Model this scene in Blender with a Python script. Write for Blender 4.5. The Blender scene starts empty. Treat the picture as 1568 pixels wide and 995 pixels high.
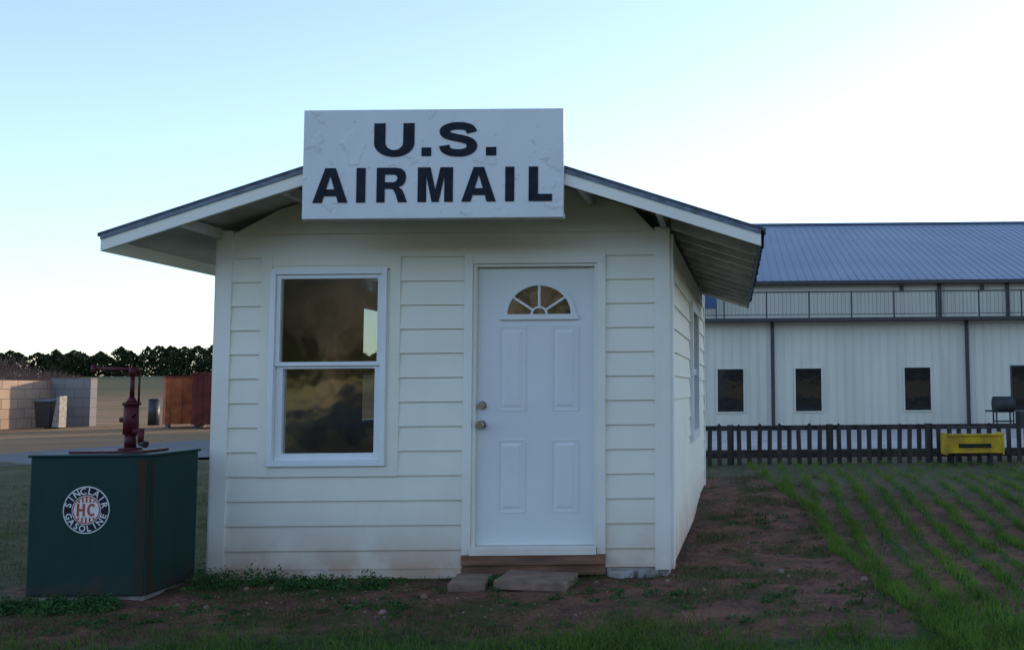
import bpy, math, random
import numpy as np
from mathutils import Vector, Matrix, noise
from mathutils.geometry import tessellate_polygon
random.seed(7); rng=np.random.default_rng(7)
S=bpy.context.scene
col=S.collection
# ---------------------------------------------------------------- materials
def nt(name):
    m=bpy.data.materials.new(name); m.use_nodes=True
    t=m.node_tree; b=t.nodes['Principled BSDF']; return m,t,b
def N(t,k,**kw):
    n=t.nodes.new(k)
    for a,v in kw.items():
        if a in n.inputs: n.inputs[a].default_value=v
        else: setattr(n,a,v)
    return n
def c4(c): return (c[0],c[1],c[2],1)
def mixc(t,fac,a,b):
    n=t.nodes.new('ShaderNodeMix'); n.data_type='RGBA'
    for i,v in ((0,fac),(6,a),(7,b)):
        if hasattr(v,'is_output') or isinstance(v,bpy.types.NodeSocket): t.links.new(v,n.inputs[i])
        elif i==0: n.inputs[0].default_value=v
        else: n.inputs[i].default_value=c4(v)
    return n.outputs[2]
def ramp(t,sock,lo,hi):
    n=t.nodes.new('ShaderNodeMapRange'); n.inputs[1].default_value=lo; n.inputs[2].default_value=hi
    t.links.new(sock,n.inputs[0]); n.clamp=True; return n.outputs[0]
def math_(t,op,a,b):
    n=t.nodes.new('ShaderNodeMath'); n.operation=op
    for i,v in enumerate((a,b)):
        if isinstance(v,bpy.types.NodeSocket): t.links.new(v,n.inputs[i])
        else: n.inputs[i].default_value=v
    return n.outputs[0]
def noi(t,pos,scale,detail=4,stretch=None):
    n=t.nodes.new('ShaderNodeTexNoise'); n.inputs['Scale'].default_value=scale; n.inputs['Detail'].default_value=detail
    if stretch:
        mp=t.nodes.new('ShaderNodeMapping'); mp.inputs['Scale'].default_value=stretch
        t.links.new(pos,mp.inputs[0]); pos=mp.outputs[0]
    t.links.new(pos,n.inputs['Vector']); return n.outputs['Fac']
def P(t):
    return t.nodes.new('ShaderNodeNewGeometry').outputs['Position']
def simple(name,c1,c2=None,scale=6,rough=.6,metal=0,bump=0,bscale=40,stretch=None,lo=.35,hi=.65,spec=.5):
    m,t,b=nt(name); p=P(t)
    c2=c2 or tuple(x*.8 for x in c1)
    t.links.new(mixc(t,ramp(t,noi(t,p,scale,5,stretch),lo,hi),c1,c2),b.inputs['Base Color'])
    b.inputs['Roughness'].default_value=rough; b.inputs['Metallic'].default_value=metal
    b.inputs['Specular IOR Level'].default_value=spec
    if bump:
        bn=N(t,'ShaderNodeBump'); bn.inputs['Strength'].default_value=bump; bn.inputs['Distance'].default_value=.01
        t.links.new(noi(t,p,bscale,4,stretch),bn.inputs['Height']); t.links.new(bn.outputs[0],b.inputs['Normal'])
    return m
def paint(name,c,zlo=.08,zhi=.66,dirt=(.42,.23,.135),amt=.8):
    m,t,b=nt(name); p=P(t)
    base=mixc(t,ramp(t,noi(t,p,2.2,5),.35,.7),c,tuple(x*y for x,y in zip(c,(.94,.93,.90))))
    streak=ramp(t,noi(t,p,9,4,(1,1,.12)),.58,.85)
    base=mixc(t,math_(t,'MULTIPLY',streak,.13),base,tuple(x*.70 for x in c))
    sx=t.nodes.new('ShaderNodeSeparateXYZ'); t.links.new(p,sx.inputs[0])
    g=ramp(t,sx.outputs[2],zhi,zlo); g=math_(t,'POWER',g,1.8)
    nz=ramp(t,noi(t,p,3.5,6),.15,.6)
    f=math_(t,'MULTIPLY',math_(t,'MULTIPLY',g,nz),amt)
    base=mixc(t,f,base,dirt)
    t.links.new(base,b.inputs['Base Color']); b.inputs['Roughness'].default_value=.55
    bn=N(t,'ShaderNodeBump'); bn.inputs['Strength'].default_value=.15; bn.inputs['Distance'].default_value=.004
    t.links.new(noi(t,p,60,3,(.15,.15,1)),bn.inputs['Height']); t.links.new(bn.outputs[0],b.inputs['Normal'])
    return m
M={}
M['siding']=paint('siding_paint',(.83,.80,.68))
M['trim']=paint('trim_paint',(.83,.81,.73),.05,.45)
M['vinyl']=simple('vinyl_white',(.80,.81,.81),(.76,.77,.77),rough=.35)
M['door']=simple('door_paint',(.75,.76,.745),(.71,.72,.71),scale=2,rough=.4,bump=.08,bscale=30)
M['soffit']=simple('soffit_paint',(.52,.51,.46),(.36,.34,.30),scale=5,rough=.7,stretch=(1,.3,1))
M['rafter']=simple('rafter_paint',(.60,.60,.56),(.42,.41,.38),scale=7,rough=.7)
M['shingle']=simple('shingle',(.09,.10,.12),(.05,.055,.06),scale=20,rough=.9,bump=.6)
M['drip']=simple('drip_edge_metal',(.14,.19,.25),(.07,.09,.12),scale=12,rough=.5)
M['black']=simple('letter_black',(.010,.012,.022),(.018,.022,.035),scale=15,rough=.6,spec=.15)
M['wood']=simple('red_stained_wood',(.28,.13,.07),(.13,.065,.04),scale=9,rough=.8,bump=.4,stretch=(.3,1,2))
M['concrete']=simple('concrete',(.38,.36,.33),(.22,.19,.16),scale=8,rough=.9,bump=.5)
M['paver']=simple('paver_stone',(.26,.17,.12),(.16,.105,.075),scale=9,rough=.9,bump=.5)
M['chrome']=simple('chrome',(.6,.6,.6),rough=.18,metal=1)
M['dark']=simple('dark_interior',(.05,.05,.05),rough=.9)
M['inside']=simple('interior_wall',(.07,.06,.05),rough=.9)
M['rail']=simple('rail_black',(.03,.03,.035),rough=.5)
M['balus']=simple('baluster_grey',(.10,.10,.10),rough=.5)
M['redpump']=simple('pump_maroon',(.105,.008,.016),(.055,.010,.013),scale=15,rough=.55,bump=.3,spec=.3)
M['white']=simple('decal_white',(.72,.70,.66),(.5,.5,.46),scale=25,rough=.5,lo=.5,hi=.8)
M['red']=simple('decal_red',(.45,.05,.035),(.35,.06,.04),scale=25,rough=.5)
M['hroof']=simple('hangar_roof_metal',(.14,.195,.265),(.115,.165,.23),scale=.4,rough=.5,metal=.1)
M['fence']=simple('weathered_fence_wood',(.075,.062,.055),(.03,.027,.025),scale=9,rough=.9,bump=.4,stretch=(1,1,.2),spec=.2)
M['yellow']=simple('yellow_paint',(.62,.40,.015),(.42,.25,.02),scale=7,rough=.5,spec=.3)
M['grillblack']=simple('soot_black',(.02,.02,.022),rough=.6)
M['orange']=simple('rust_orange_steel',(.48,.14,.05),(.26,.07,.035),scale=2.5,rough=.75,bump=.3,spec=.2)
M['dkred']=simple('dark_red_steel',(.17,.035,.03),(.09,.022,.02),scale=2.5,rough=.7,spec=.2)
M['blue']=simple('blue_plastic',(.03,.08,.2),rough=.4)
M['carpaint']=simple('car_paint_dark_blue',(.015,.03,.05),(.012,.025,.04),scale=1,rough=.25)
M['bark']=simple('bark',(.36,.30,.24),(.22,.18,.14),scale=12,rough=.95,bump=.5)
M['twig']=simple('brush_twigs',(.20,.11,.085),(.12,.075,.06),scale=2,rough=.95)
M['cedar']=simple('cedar_foliage',(.040,.052,.022),(.018,.026,.012),scale=.8,rough=.95,lo=.4,hi=.6,spec=.1)
M['leaf']=simple('weed_leaf',(.05,.12,.025),(.025,.07,.018),scale=8,rough=.7,spec=.2)
M['stone']=simple('dirt_stone',(.20,.11,.075),(.25,.19,.15),scale=6,rough=.95)
M['asphalt']=simple('asphalt',(.10,.10,.105),(.065,.065,.07),scale=3,rough=.9,bump=.3,bscale=60)
M['gravel']=simple('gravel',(.42,.40,.37),(.28,.26,.24),scale=3,rough=.95,bump=.5,bscale=40)
M['golden']=simple('golden_dry_grass',(.60,.42,.10),(.40,.28,.08),scale=.5,rough=.95)
M['binblack']=simple('bin_plastic',(.03,.035,.04),rough=.5)
m,t,b=nt('sign_white_paint'); p=P(t)
c=mixc(t,ramp(t,noi(t,p,3,5),.4,.7),(.69,.705,.705),(.63,.65,.655))
n1=noi(t,p,5.5,3); d=math_(t,'ABSOLUTE',math_(t,'SUBTRACT',n1,.60),0); crack=ramp(t,d,.008,.0)
c=mixc(t,math_(t,'MULTIPLY',crack,.35),c,(.28,.27,.26))
c=mixc(t,math_(t,'MULTIPLY',ramp(t,noi(t,p,14,5),.66,.74),.5),c,(.36,.34,.33))
t.links.new(c,b.inputs['Base Color']); b.inputs['Roughness'].default_value=.5
bn=N(t,'ShaderNodeBump'); bn.inputs['Strength'].default_value=.35; bn.inputs['Distance'].default_value=.01
t.links.new(ramp(t,n1,.57,.63),bn.inputs['Height']); t.links.new(bn.outputs[0],b.inputs['Normal']); M['signpaint']=m
m,t,b=nt('hangar_wall_metal'); p=P(t)
c=mixc(t,ramp(t,noi(t,p,.8,5,(1,1,.3)),.3,.7),(.62,.60,.50),(.53,.51,.43))
c=mixc(t,math_(t,'MULTIPLY',ramp(t,noi(t,p,3,5,(1,1,.08)),.55,.75),.3),c,(.38,.35,.29))
t.links.new(c,b.inputs['Base Color']); b.inputs['Roughness'].default_value=.5; M['hwall']=m
m,t,b=nt('tank_green_paint'); p=P(t)
c=mixc(t,ramp(t,noi(t,p,6,6,(1,1,.35)),.35,.7),(.005,.034,.030),(.009,.040,.035))
c=mixc(t,math_(t,'MULTIPLY',ramp(t,noi(t,p,11,6,(1,1,.12)),.64,.78),.25),c,(.05,.045,.03))
sx=t.nodes.new('ShaderNodeSeparateXYZ'); t.links.new(p,sx.inputs[0])
c=mixc(t,math_(t,'MULTIPLY',ramp(t,sx.outputs[2],.2,.02),ramp(t,noi(t,p,8,5),.3,.7)),c,(.06,.04,.028))
t.links.new(c,b.inputs['Base Color']); b.inputs['Roughness'].default_value=.55; b.inputs['Specular IOR Level'].default_value=.22; M['tank']=m
M['rust']=simple('rust_streak',(.050,.030,.014),(.018,.030,.022),scale=9,rough=.8,stretch=(1,1,.15),spec=.2)
def blockmat(name,ca,cb,ax):
    m,t,b=nt(name); p=P(t)
    sx=t.nodes.new('ShaderNodeSeparateXYZ'); t.links.new(p,sx.inputs[0])
    cb_=t.nodes.new('ShaderNodeCombineXYZ'); t.links.new(sx.outputs[ax],cb_.inputs[0]); t.links.new(sx.outputs[2],cb_.inputs[1])
    br=N(t,'ShaderNodeTexBrick'); br.inputs['Scale'].default_value=1; br.inputs['Brick Width'].default_value=.8; br.inputs['Row Height'].default_value=.4
    br.inputs['Mortar Size'].default_value=.015
    br.inputs['Color1'].default_value=c4(ca); br.inputs['Color2'].default_value=c4(cb); br.inputs['Mortar'].default_value=(.12,.1,.09,1)
    t.links.new(cb_.outputs[0],br.inputs['Vector'])
    c=mixc(t,math_(t,'MULTIPLY',ramp(t,noi(t,p,3,5),.3,.7),.4),br.outputs['Color'],(.2,.17,.14))
    t.links.new(c,b.inputs['Base Color']); b.inputs['Roughness'].default_value=.95; return m
M['blockY']=blockmat('concrete_blocks_sun_tint',(.42,.30,.21),(.31,.21,.15),1)  # wall run: warm sunlight painted into the block colour
M['blockX']=blockmat('concrete_blocks_shade_tint',(.22,.215,.22),(.17,.17,.175),0)  # same blocks on the return, bluish shade painted into the colour
def glass(name,fac,trans,rg=.015):
    m,t,b=nt(name); t.nodes.remove(b); out=t.nodes['Material Output']
    g=N(t,'ShaderNodeBsdfGlossy'); g.inputs['Roughness'].default_value=rg; g.inputs['Color'].default_value=(.95,.95,.92,1)
    if trans: o=N(t,'ShaderNodeBsdfTransparent'); o.inputs[0].default_value=(.62,.66,.64,1)
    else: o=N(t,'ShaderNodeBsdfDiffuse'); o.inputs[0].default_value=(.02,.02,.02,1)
    bn=N(t,'ShaderNodeBump'); bn.inputs['Strength'].default_value=.22; bn.inputs['Distance'].default_value=.01
    t.links.new(noi(t,P(t),4,2),bn.inputs['Height']); t.links.new(bn.outputs[0],g.inputs['Normal'])
    mx=N(t,'ShaderNodeMixShader'); mx.inputs[0].default_value=fac
    t.links.new(o.outputs[0],mx.inputs[1]); t.links.new(g.outputs[0],mx.inputs[2]); t.links.new(mx.outputs[0],out.inputs[0]); return m
M['glass']=glass('window_glass',.27,True,.07); M['glassd']=glass('fanlight_glass',.42,False,.04); M['screen']=glass('hangar_window_screen',.03,False)
def grassmat(name,a,bb,tipc):
    m,t,b=nt(name); p=P(t)
    c=mixc(t,ramp(t,noi(t,p,2.2,5),.35,.65),a,bb)
    c=mixc(t,ramp(t,noi(t,p,35,2),.5,.8),c,tipc)
    t.links.new(c,b.inputs['Base Color']); b.inputs['Roughness'].default_value=.6
    b.inputs['Specular IOR Level'].default_value=.15
    tr=N(t,'ShaderNodeBsdfTranslucent'); t.links.new(c,tr.inputs[0])
    mx=N(t,'ShaderNodeMixShader'); mx.inputs[0].default_value=.35
    t.links.new(b.outputs[0],mx.inputs[1]); t.links.new(tr.outputs[0],mx.inputs[2]); t.links.new(mx.outputs[0],t.nodes['Material Output'].inputs[0]); return m
M['grass']=grassmat('green_grass',(.13,.235,.028),(.065,.135,.018),(.19,.20,.06))
M['grassm']=grassmat('mid_green_grass',(.10,.18,.026),(.055,.11,.018),(.16,.16,.05))  # mid green blades for the foreground strip
M['grassd']=grassmat('dull_grass',(.075,.11,.03),(.045,.08,.02),(.17,.14,.07))
# ---------------------------------------------------------------- builder
class B:
    def __init__(s): s.v=[];s.f=[];s.mi=[];s.sm=[];s.ms=[]
    def m(s,k):
        if k not in s.ms: s.ms.append(k)
        return s.ms.index(k)
    def face(s,idx,k,sm=False): s.f.append(idx); s.mi.append(s.m(k)); s.sm.append(sm)
    def poly(s,pts,k):
        o=len(s.v); s.v+= [tuple(p) for p in pts]; s.face(tuple(range(o,o+len(pts))),k)
    def hexa(s,p,k):
        o=len(s.v); s.v+=[tuple(q) for q in p]
        for f in ((3,2,1,0),(4,5,6,7),(0,1,5,4),(1,2,6,5),(2,3,7,6),(3,0,4,7)): s.face(tuple(o+i for i in f),k)
    def box(s,x0,x1,y0,y1,z0,z1,k,X=None):
        p=[(x0,y0,z0),(x1,y0,z0),(x1,y1,z0),(x0,y1,z0),(x0,y0,z1),(x1,y0,z1),(x1,y1,z1),(x0,y1,z1)]
        if X is not None: p=[tuple(X@Vector(q)) for q in p]
        s.hexa(p,k)
    def cyl(s,a,b,r0,r1,k,n=14,caps=True):
        a=Vector(a);b=Vector(b);d=(b-a).normalized(); u=d.orthogonal().normalized(); w=d.cross(u)
        o=len(s.v)
        for c,r in ((a,r0),(b,r1)):
            for i in range(n):
                t=2*math.pi*i/n; s.v.append(tuple(c+u*math.cos(t)*r+w*math.sin(t)*r))
        for i in range(n): j=(i+1)%n; s.face((o+i,o+j,o+n+j,o+n+i),k,True)
        if caps: s.face(tuple(o+i for i in range(n))[::-1],k); s.face(tuple(o+n+i for i in range(n)),k)
    def loops(s,ls,k,f):
        vl=[[Vector((x,z,0)) for x,z in l] for l in ls]; tr=tessellate_polygon(vl); o=len(s.v)
        for l in ls:
            for x,z in l: s.v.append(f(x,z))
        for a in tr: s.face(tuple(o+i for i in a),k)
    def obj(s,name,parent=None,bevel=0):
        me=bpy.data.meshes.new(name); me.from_pydata(s.v,[],s.f)
        for k in s.ms: me.materials.append(M[k])
        me.polygons.foreach_set('material_index',s.mi); me.polygons.foreach_set('use_smooth',s.sm); me.update()
        ob=bpy.data.objects.new(name,me); col.objects.link(ob)
        if parent: ob.parent=parent
        if bevel:
            bm=ob.modifiers.new('b','BEVEL'); bm.width=bevel; bm.segments=2; bm.limit_method='ANGLE'
        return ob
def empty(name):
    e=bpy.data.objects.new(name,None); col.objects.link(e); e.empty_display_size=.2; return e
def sm(a,b,x):
    t=min(1,max(0,(x-a)/(b-a))); return t*t*(3-2*t)
def gz(x,y,fine=True):
    z=.2*sm(7.5,11,y)*(1-sm(15,20,y))+4.2*sm(58,150,y)+3*sm(-30,-90,y)
    if fine and abs(x)<14 and -2<y<20:
        z+=.022*noise.noise((x*1.3,y*1.3,0))+.014*noise.noise((x*5,y*5,3))+.010*noise.noise((x*14,y*14,7))
    return z
# ---------------------------------------------------------------- ground
def rowf(x,y):
    n=noise.noise((x*.9,y*.9,5)); n2=noise.noise((x*3,y*3,9))
    return .5+.5*math.cos((x-.02*(y-5)+.05*n2+.03*n)*2*math.pi/.26)
def edge_x(x,y):
    n=noise.noise((x*.9,y*.9,5)); n2=noise.noise((x*3,y*3,9))
    return 1.05-.1*(y-5.5)+.12*n+.06*n2
def axis(segs):
    out=[]
    for a,b,st in segs: out+=list(np.arange(a,b,st))
    out.append(segs[-1][1]); return np.array(out)
xs=axis([(-700,-100,60),(-100,-20,5),(-20,-9,.6),(-9,-4.8,.07),(-4.8,2.4,.04),(2.4,6,.06),(6,20,.6),(20,100,5),(100,700,60)])
ys=axis([(-500,-100,50),(-100,-10,5),(-10,3.5,.7),(3.5,7,.04),(7,15,.07),(15,30,.5),(30,160,5),(160,900,60)])
nx,ny=len(xs),len(ys)
verts=[];cols=[]
for y in ys:
    for x in xs:
        x=float(x);y=float(y)
        z=gz(x,y)
        n=noise.noise((x*.9,y*.9,5)); n2=noise.noise((x*3,y*3,9))
        dirt=0;green=0;dry=0
        if -20<x<20 and 3<y<16:
            xb=edge_x(x,y)
            inb=sm(-5.6+n,-4.4+n,x)*(1-sm(xb-.05,xb+.08,x))
            front=sm(5.0+.25*n+.1*n2,5.4+.25*n+.1*n2,y)*(1-sm(11.5,12.6,y+n*.6))
            dirt=inb*front
            if x<-3.9: dirt*=1-sm(6.3,7.0,y)
            if x>xb-.05:
                row=rowf(x,y)
                green=.1+.75*row*sm(14,9,y) ; dirt=max(dirt,.95*(1-row**2)*(1-.8*sm(8,12,y)))
                if y<5.7+.5*n: green=.9; dirt*=.4
                if x<7: z+=.018*row
            elif y<5.4: green=.8*(1-dirt)
            else: green=.4*(1-dirt)
        verts.append((x,y,z))
        far=sm(15,19,math.hypot(max(0,-x-4),y-6)) if x<0 else sm(25,34,y)
        dry=max(far,sm(-4,-14,y))
        cols.append((dirt,green*(1-dry),dry,1))
faces=[(j*nx+i,j*nx+i+1,(j+1)*nx+i+1,(j+1)*nx+i) for j in range(ny-1) for i in range(nx-1)]
me=bpy.data.meshes.new('ground'); me.from_pydata(verts,[],faces)
ca=me.color_attributes.new('zone','FLOAT_COLOR','POINT'); ca.data.foreach_set('color',np.array(cols,dtype=np.float32).ravel())
me.polygons.foreach_set('use_smooth',[True]*len(faces))
m,t,b=nt('ground_soil_grass'); p=P(t)
at=N(t,'ShaderNodeAttribute'); at.attribute_name='zone'; sc=t.nodes.new('ShaderNodeSeparateColor'); t.links.new(at.outputs['Color'],sc.inputs[0])
lawn=mixc(t,ramp(t,noi(t,p,1.5,6),.35,.65),(.13,.105,.065),(.075,.08,.038))
soil=mixc(t,ramp(t,noi(t,p,3.5,7),.35,.65),(.19,.092,.060),(.092,.050,.035))
soil=mixc(t,ramp(t,noi(t,p,9,6),.52,.66),soil,(.075,.043,.031))
soil=mixc(t,ramp(t,noi(t,p,40,3),.6,.75),soil,(.26,.155,.11))
gr=mixc(t,ramp(t,noi(t,p,20,5),.35,.65),(.045,.08,.018),(.028,.05,.014))
dr=mixc(t,ramp(t,noi(t,p,.25,6,(.6,1,1)),.35,.65),(.36,.215,.11),(.24,.15,.08))
dr=mixc(t,math_(t,'MULTIPLY',ramp(t,noi(t,p,.09,7),.5,.65),.6),dr,(.16,.13,.06))
dr=mixc(t,math_(t,'MULTIPLY',ramp(t,noi(t,p,5,6),.5,.7),.6),dr,(.17,.11,.06))
sxp=t.nodes.new('ShaderNodeSeparateXYZ'); t.links.new(p,sxp.inputs[0])
hill=ramp(t,math_(t,'ADD',sxp.outputs[1],math_(t,'MULTIPLY',noi(t,p,.12,6,(.5,1,1)),50)),108,128)
dr=mixc(t,math_(t,'MULTIPLY',hill,.85),dr,(.12,.115,.05))
edge=noi(t,p,7,5)
def soft(s_):
    return ramp(t,math_(t,'ADD',s_,math_(t,'MULTIPLY',math_(t,'SUBTRACT',edge,.5),1.2)),.3,.7)
c=mixc(t,soft(sc.outputs[1]),lawn,gr); c=mixc(t,soft(sc.outputs[0]),c,soil); c=mixc(t,sc.outputs[2],c,dr)
c=mixc(t,math_(t,'MULTIPLY',ramp(t,noi(t,p,2.3,6),.52,.62),math_(t,'MULTIPLY',sc.outputs[0],.7)),c,(.05,.062,.024))
t.links.new(c,b.inputs['Base Color']); b.inputs['Roughness'].default_value=.97; b.inputs['Specular IOR Level'].default_value=.1
bn=N(t,'ShaderNodeBump'); bn.inputs['Strength'].default_value=1.0; bn.inputs['Distance'].default_value=.04
t.links.new(noi(t,p,22,8),bn.inputs['Height']); t.links.new(bn.outputs[0],b.inputs['Normal'])
me.materials.append(m); g=bpy.data.objects.new('ground',me); col.objects.link(g)
def sheet(name,poly,k,dz=.01,cell=2):
    bb=B(); bb.loops([poly],k,lambda x,y:(x,y,gz(x,y,False)+dz)); return bb.obj(name)
sheet('asphalt_road',[(-40,-2),(-13.5,13.2),(-10.5,16.6),(-6,21),(-4,24),(-4,30),(-13.8,30),(-15.2,26),(-16.6,20.5),(-40,6)],'asphalt',.035)
sheet('gravel_yard',[(-4,20.1),(60,20.1),(60,31.95),(-4,31.95)],'gravel',.02)
sheet('gravel_path',[(-1.5,16.0),(60,16.0),(60,20.05),(-1.5,20.05)],'gravel',.19)
bb=B(); yy=-12.0
while yy>-71: bb.poly([(-95,yy-2,gz(0,yy-2,False)+.10),(45,yy-2,gz(0,yy-2,False)+.10),(45,yy,gz(0,yy,False)+.10),(-95,yy,gz(0,yy,False)+.10)],'golden'); yy-=2
bb.obj('golden_field')
# ---------------------------------------------------------------- shed
shed=empty('white_wooden_shed')
ZB=.075; STEP=.178; Z0=.565-3*STEP
XR=-2.05; RP=3.17; SL=.325
rx=[-4.297,.207]
def roofz(x): return RP-SL*abs(x-XR)
def wall(name,A,d,nrm,L,opens,gable=False,ztop=2.56):
    A=Vector((A[0],A[1],0)); d=Vector((d[0],d[1],0)).normalized(); nrm=Vector((nrm[0],nrm[1],0)).normalized()
    bb=B()
    def W(s,z,n): q=A+d*s+nrm*n; return (q.x,q.y,z)
    k=0; zz=Z0
    while zz<3.12:
        r0,r1=max(zz,ZB),zz+STEP
        cuts={r0,r1}
        for o in opens:
            for q in o[2:]:
                if r0<q<r1: cuts.add(q)
        if not gable: 
            r1=min(r1,ztop)
            cuts={q for q in cuts if q<=r1}|{r1}
        elif r1>3.12: cuts={q for q in cuts if q<3.12}|{3.12}
        cuts=sorted(cuts)
        for z0,z1 in zip(cuts,cuts[1:]):
            if z1-z0<1e-4: continue
            iv=[(.11,L-.11)]
            for o in opens:
                if z0>=o[2]-1e-5 and z1<=o[3]+1e-5:
                    nv=[]
                    for a,b_ in iv:
                        if o[1]<=a or o[0]>=b_: nv.append((a,b_)); continue
                        if o[0]>a: nv.append((a,o[0]))
                        if o[1]<b_: nv.append((o[1],b_))
                    iv=nv
            pr=lambda z:.003+.014*(1-(z-zz)/STEP)
            for a,b_ in iv:
                a0,b0,a1,b1=a,b_,a,b_
                if gable and z1>2.3:
                    h0=(3.13-z0)/SL; h1=(3.13-z1)/SL; cx=XR-A.x
                    a0=max(a,cx-h0);b0=min(b_,cx+h0);a1=max(a,cx-h1);b1=min(b_,cx+h1)
                    if b1<a1: continue
                bb.hexa([W(a0,z0,pr(z0)),W(b0,z0,pr(z0)),W(b0,z0,-.08),W(a0,z0,-.08),W(a1,z1,pr(z1)),W(b1,z1,pr(z1)),W(b1,z1,-.08),W(a1,z1,-.08)],'siding')
        zz+=STEP
    for s0,s1 in ((0,.112),(L-.112,L)):
        bb.hexa([W(s0,ZB-.02,.022),W(s1,ZB-.02,.022),W(s1,ZB-.02,-.08),W(s0,ZB-.02,-.08),W(s0,ztop,.022),W(s1,ztop,.022),W(s1,ztop,-.08),W(s0,ztop,-.08)],'trim')
    bb.obj(name,shed); return W
FX0,FX1,FY=-3.80,-.453,6.73
Wf=wall('front_wall_siding',(FX0,FY),(1,0),(0,-1),FX1-FX0,[(-3.47-FX0,-2.44-FX0,.738,2.365),(-1.966-FX0,-.925-FX0,0,2.363)],True,2.55)
BY=11.3; dx=.10
Wr=wall('side_wall_siding_east',(FX1+.002,FY+.002),(dx,BY-FY),(1,-dx/(BY-FY)),BY-FY,[(2.0,2.9,.9,2.15)],False,2.5)
Wl=wall('side_wall_siding_west',(FX0-.002,BY),(0,-1),(-1,0),BY-FY-.002,[(1.35,2.10,1.05,2.25)],False,2.5)
bb=B(); bb.box(FX0+.09,FX1,BY-.08,BY,.05,2.5,'siding')
bb.hexa([(FX0+.05,BY-.07,2.5),(FX1,BY-.07,2.5),(FX1,BY-.01,2.5),(FX0+.05,BY-.01,2.5),(XR-.02,BY-.07,3.1),(XR+.02,BY-.07,3.1),(XR+.02,BY-.01,3.1),(XR-.02,BY-.01,3.1)],'siding')
bb.obj('back_wall',shed)
def obox(bb,W,s0,s1,z0,z1,n0,n1,k):
    bb.hexa([W(s0,z0,n1),W(s1,z0,n1),W(s1,z0,n0),W(s0,z0,n0),W(s0,z1,n1),W(s1,z1,n1),W(s1,z1,n0),W(s0,z1,n0)],k)
def frame(bb,W,a,b,c,d,w,n0,n1,k):
    obox(bb,W,a,a+w,c,d,n0,n1,k); obox(bb,W,b-w,b,c,d,n0,n1,k)
    obox(bb,W,a+w,b-w,d-w,d,n0,n1-.0015,k); obox(bb,W,a+w,b-w,c,c+w,n0,n1-.0015,k)
bb=B(); o=-FX0
frame(bb,Wf,-3.47+o,-2.44+o,.738,2.365,.082,-.08,.020,'siding')
frame(bb,Wf,-3.393+o,-2.535+o,.815,2.259,.04,-.08,.040,'vinyl')
bb.obj('front_window_casing',shed,.003)
bb=B()
frame(bb,Wf,-3.352+o,-2.576+o,1.545,2.218,.03,-.03,.022,'vinyl')
frame(bb,Wf,-3.352+o,-2.576+o,.856,1.575,.05,-.06,.002,'vinyl')
bb.obj('front_window_sashes',shed,.002)
bb=B(); obox(bb,Wf,-2.5345+o,-2.523+o,.822,2.25,-.08,.018,'siding'); obox(bb,Wf,-3.386+o,-2.523+o,2.26,2.282,-.08,.017,'siding'); bb.obj('window_casing_strip',shed)
bb=B(); bb.poly([Wf(-3.33+o,1.57,0),Wf(-2.6+o,1.57,0),Wf(-2.6+o,2.2,0),Wf(-3.33+o,2.2,0)],'glass')
bb.poly([Wf(-3.32+o,.88,-.03),Wf(-2.61+o,.88,-.03),Wf(-2.61+o,1.56,-.03),Wf(-3.32+o,1.56,-.03)],'glass'); bb.obj('front_window_glass',shed)
bb=B(); frame(bb,Wr,1.96,2.94,.86,2.19,.085,-.08,.045,'vinyl'); frame(bb,Wr,2.045,2.855,1.5,1.55,.02,-.05,.02,'vinyl')
bb.poly([Wr(2.03,.93,-.01),Wr(2.87,.93,-.01),Wr(2.87,2.12,-.01),Wr(2.03,2.12,-.01)],'glass'); bb.obj('side_window_east',shed)
bb=B(); frame(bb,Wl,1.30,2.15,1.0,2.30,.07,-.08,.04,'vinyl'); bb.poly([Wl(1.36,1.06,-.01),Wl(2.09,1.06,-.01),Wl(2.09,2.24,-.01),Wl(1.36,2.24,-.01)],'glass'); bb.obj('side_window_west',shed)
bb=B()
a,b_,zt=-1.966+o,-.925+o,2.363
obox(bb,Wf,a,a+.062,.17,zt,-.08,.032,'trim'); obox(bb,Wf,b_-.062,b_,.17,zt,-.08,.032,'trim'); obox(bb,Wf,a+.062,b_-.062,zt-.075,zt,-.08,.030,'trim')
for s0,s1 in ((a+.0625,a+.085),(b_-.085,b_-.0625)): obox(bb,Wf,s0,s1,.2,zt-.076,-.08,.012,'trim')
obox(bb,Wf,a+.0855,b_-.0855,zt-.096,zt-.0765,-.08,.012,'trim')
obox(bb,Wf,a-.0,b_,.10,.168,-.08,.045,'wood'); obox(bb,Wf,a+.064,b_-.064,.17,.225,-.08,.06,'trim')
obox(bb,Wf,a-.0,b_,.02,.098,-.08,.012,'wood')
bb.obj('door_frame',shed,.003)
bb=B(); sa,sb,sz0,sz1=a+.0865,b_-.0865,.228,zt-.098
obox(bb,Wf,sa,sb,sz0,sz1,-.075,-.035,'door'); cx=-1.425+o
N0=-.035
for (p0,p1) in ((-1.725,-1.52),(-1.335,-1.13)):
    for z0,z1 in ((1.20,1.83),(.46,.995)):
        s0,s1=p0+o,p1+o
        frame(bb,Wf,s0,s1,z0,z1,.014,N0-.002,N0+.005,'door')
        i=.03; j=.05
        q=[Wf(s0+i,z0+i,N0),Wf(s1-i,z0+i,N0),Wf(s1-i,z1-i,N0),Wf(s0+i,z1-i,N0)]
        r=[Wf(s0+j,z0+j,N0+.005),Wf(s1-j,z0+j,N0+.005),Wf(s1-j,z1-j,N0+.005),Wf(s0+j,z1-j,N0+.005)]
        bb.poly(r,'door')
        for k in range(4): l=(k+1)%4; bb.poly([q[k],q[l],r[l],r[k]],'door')
bb.obj('door_slab',shed)
bb=B(); ez=1.915; n=28; R1,R2=.27,.235
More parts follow.
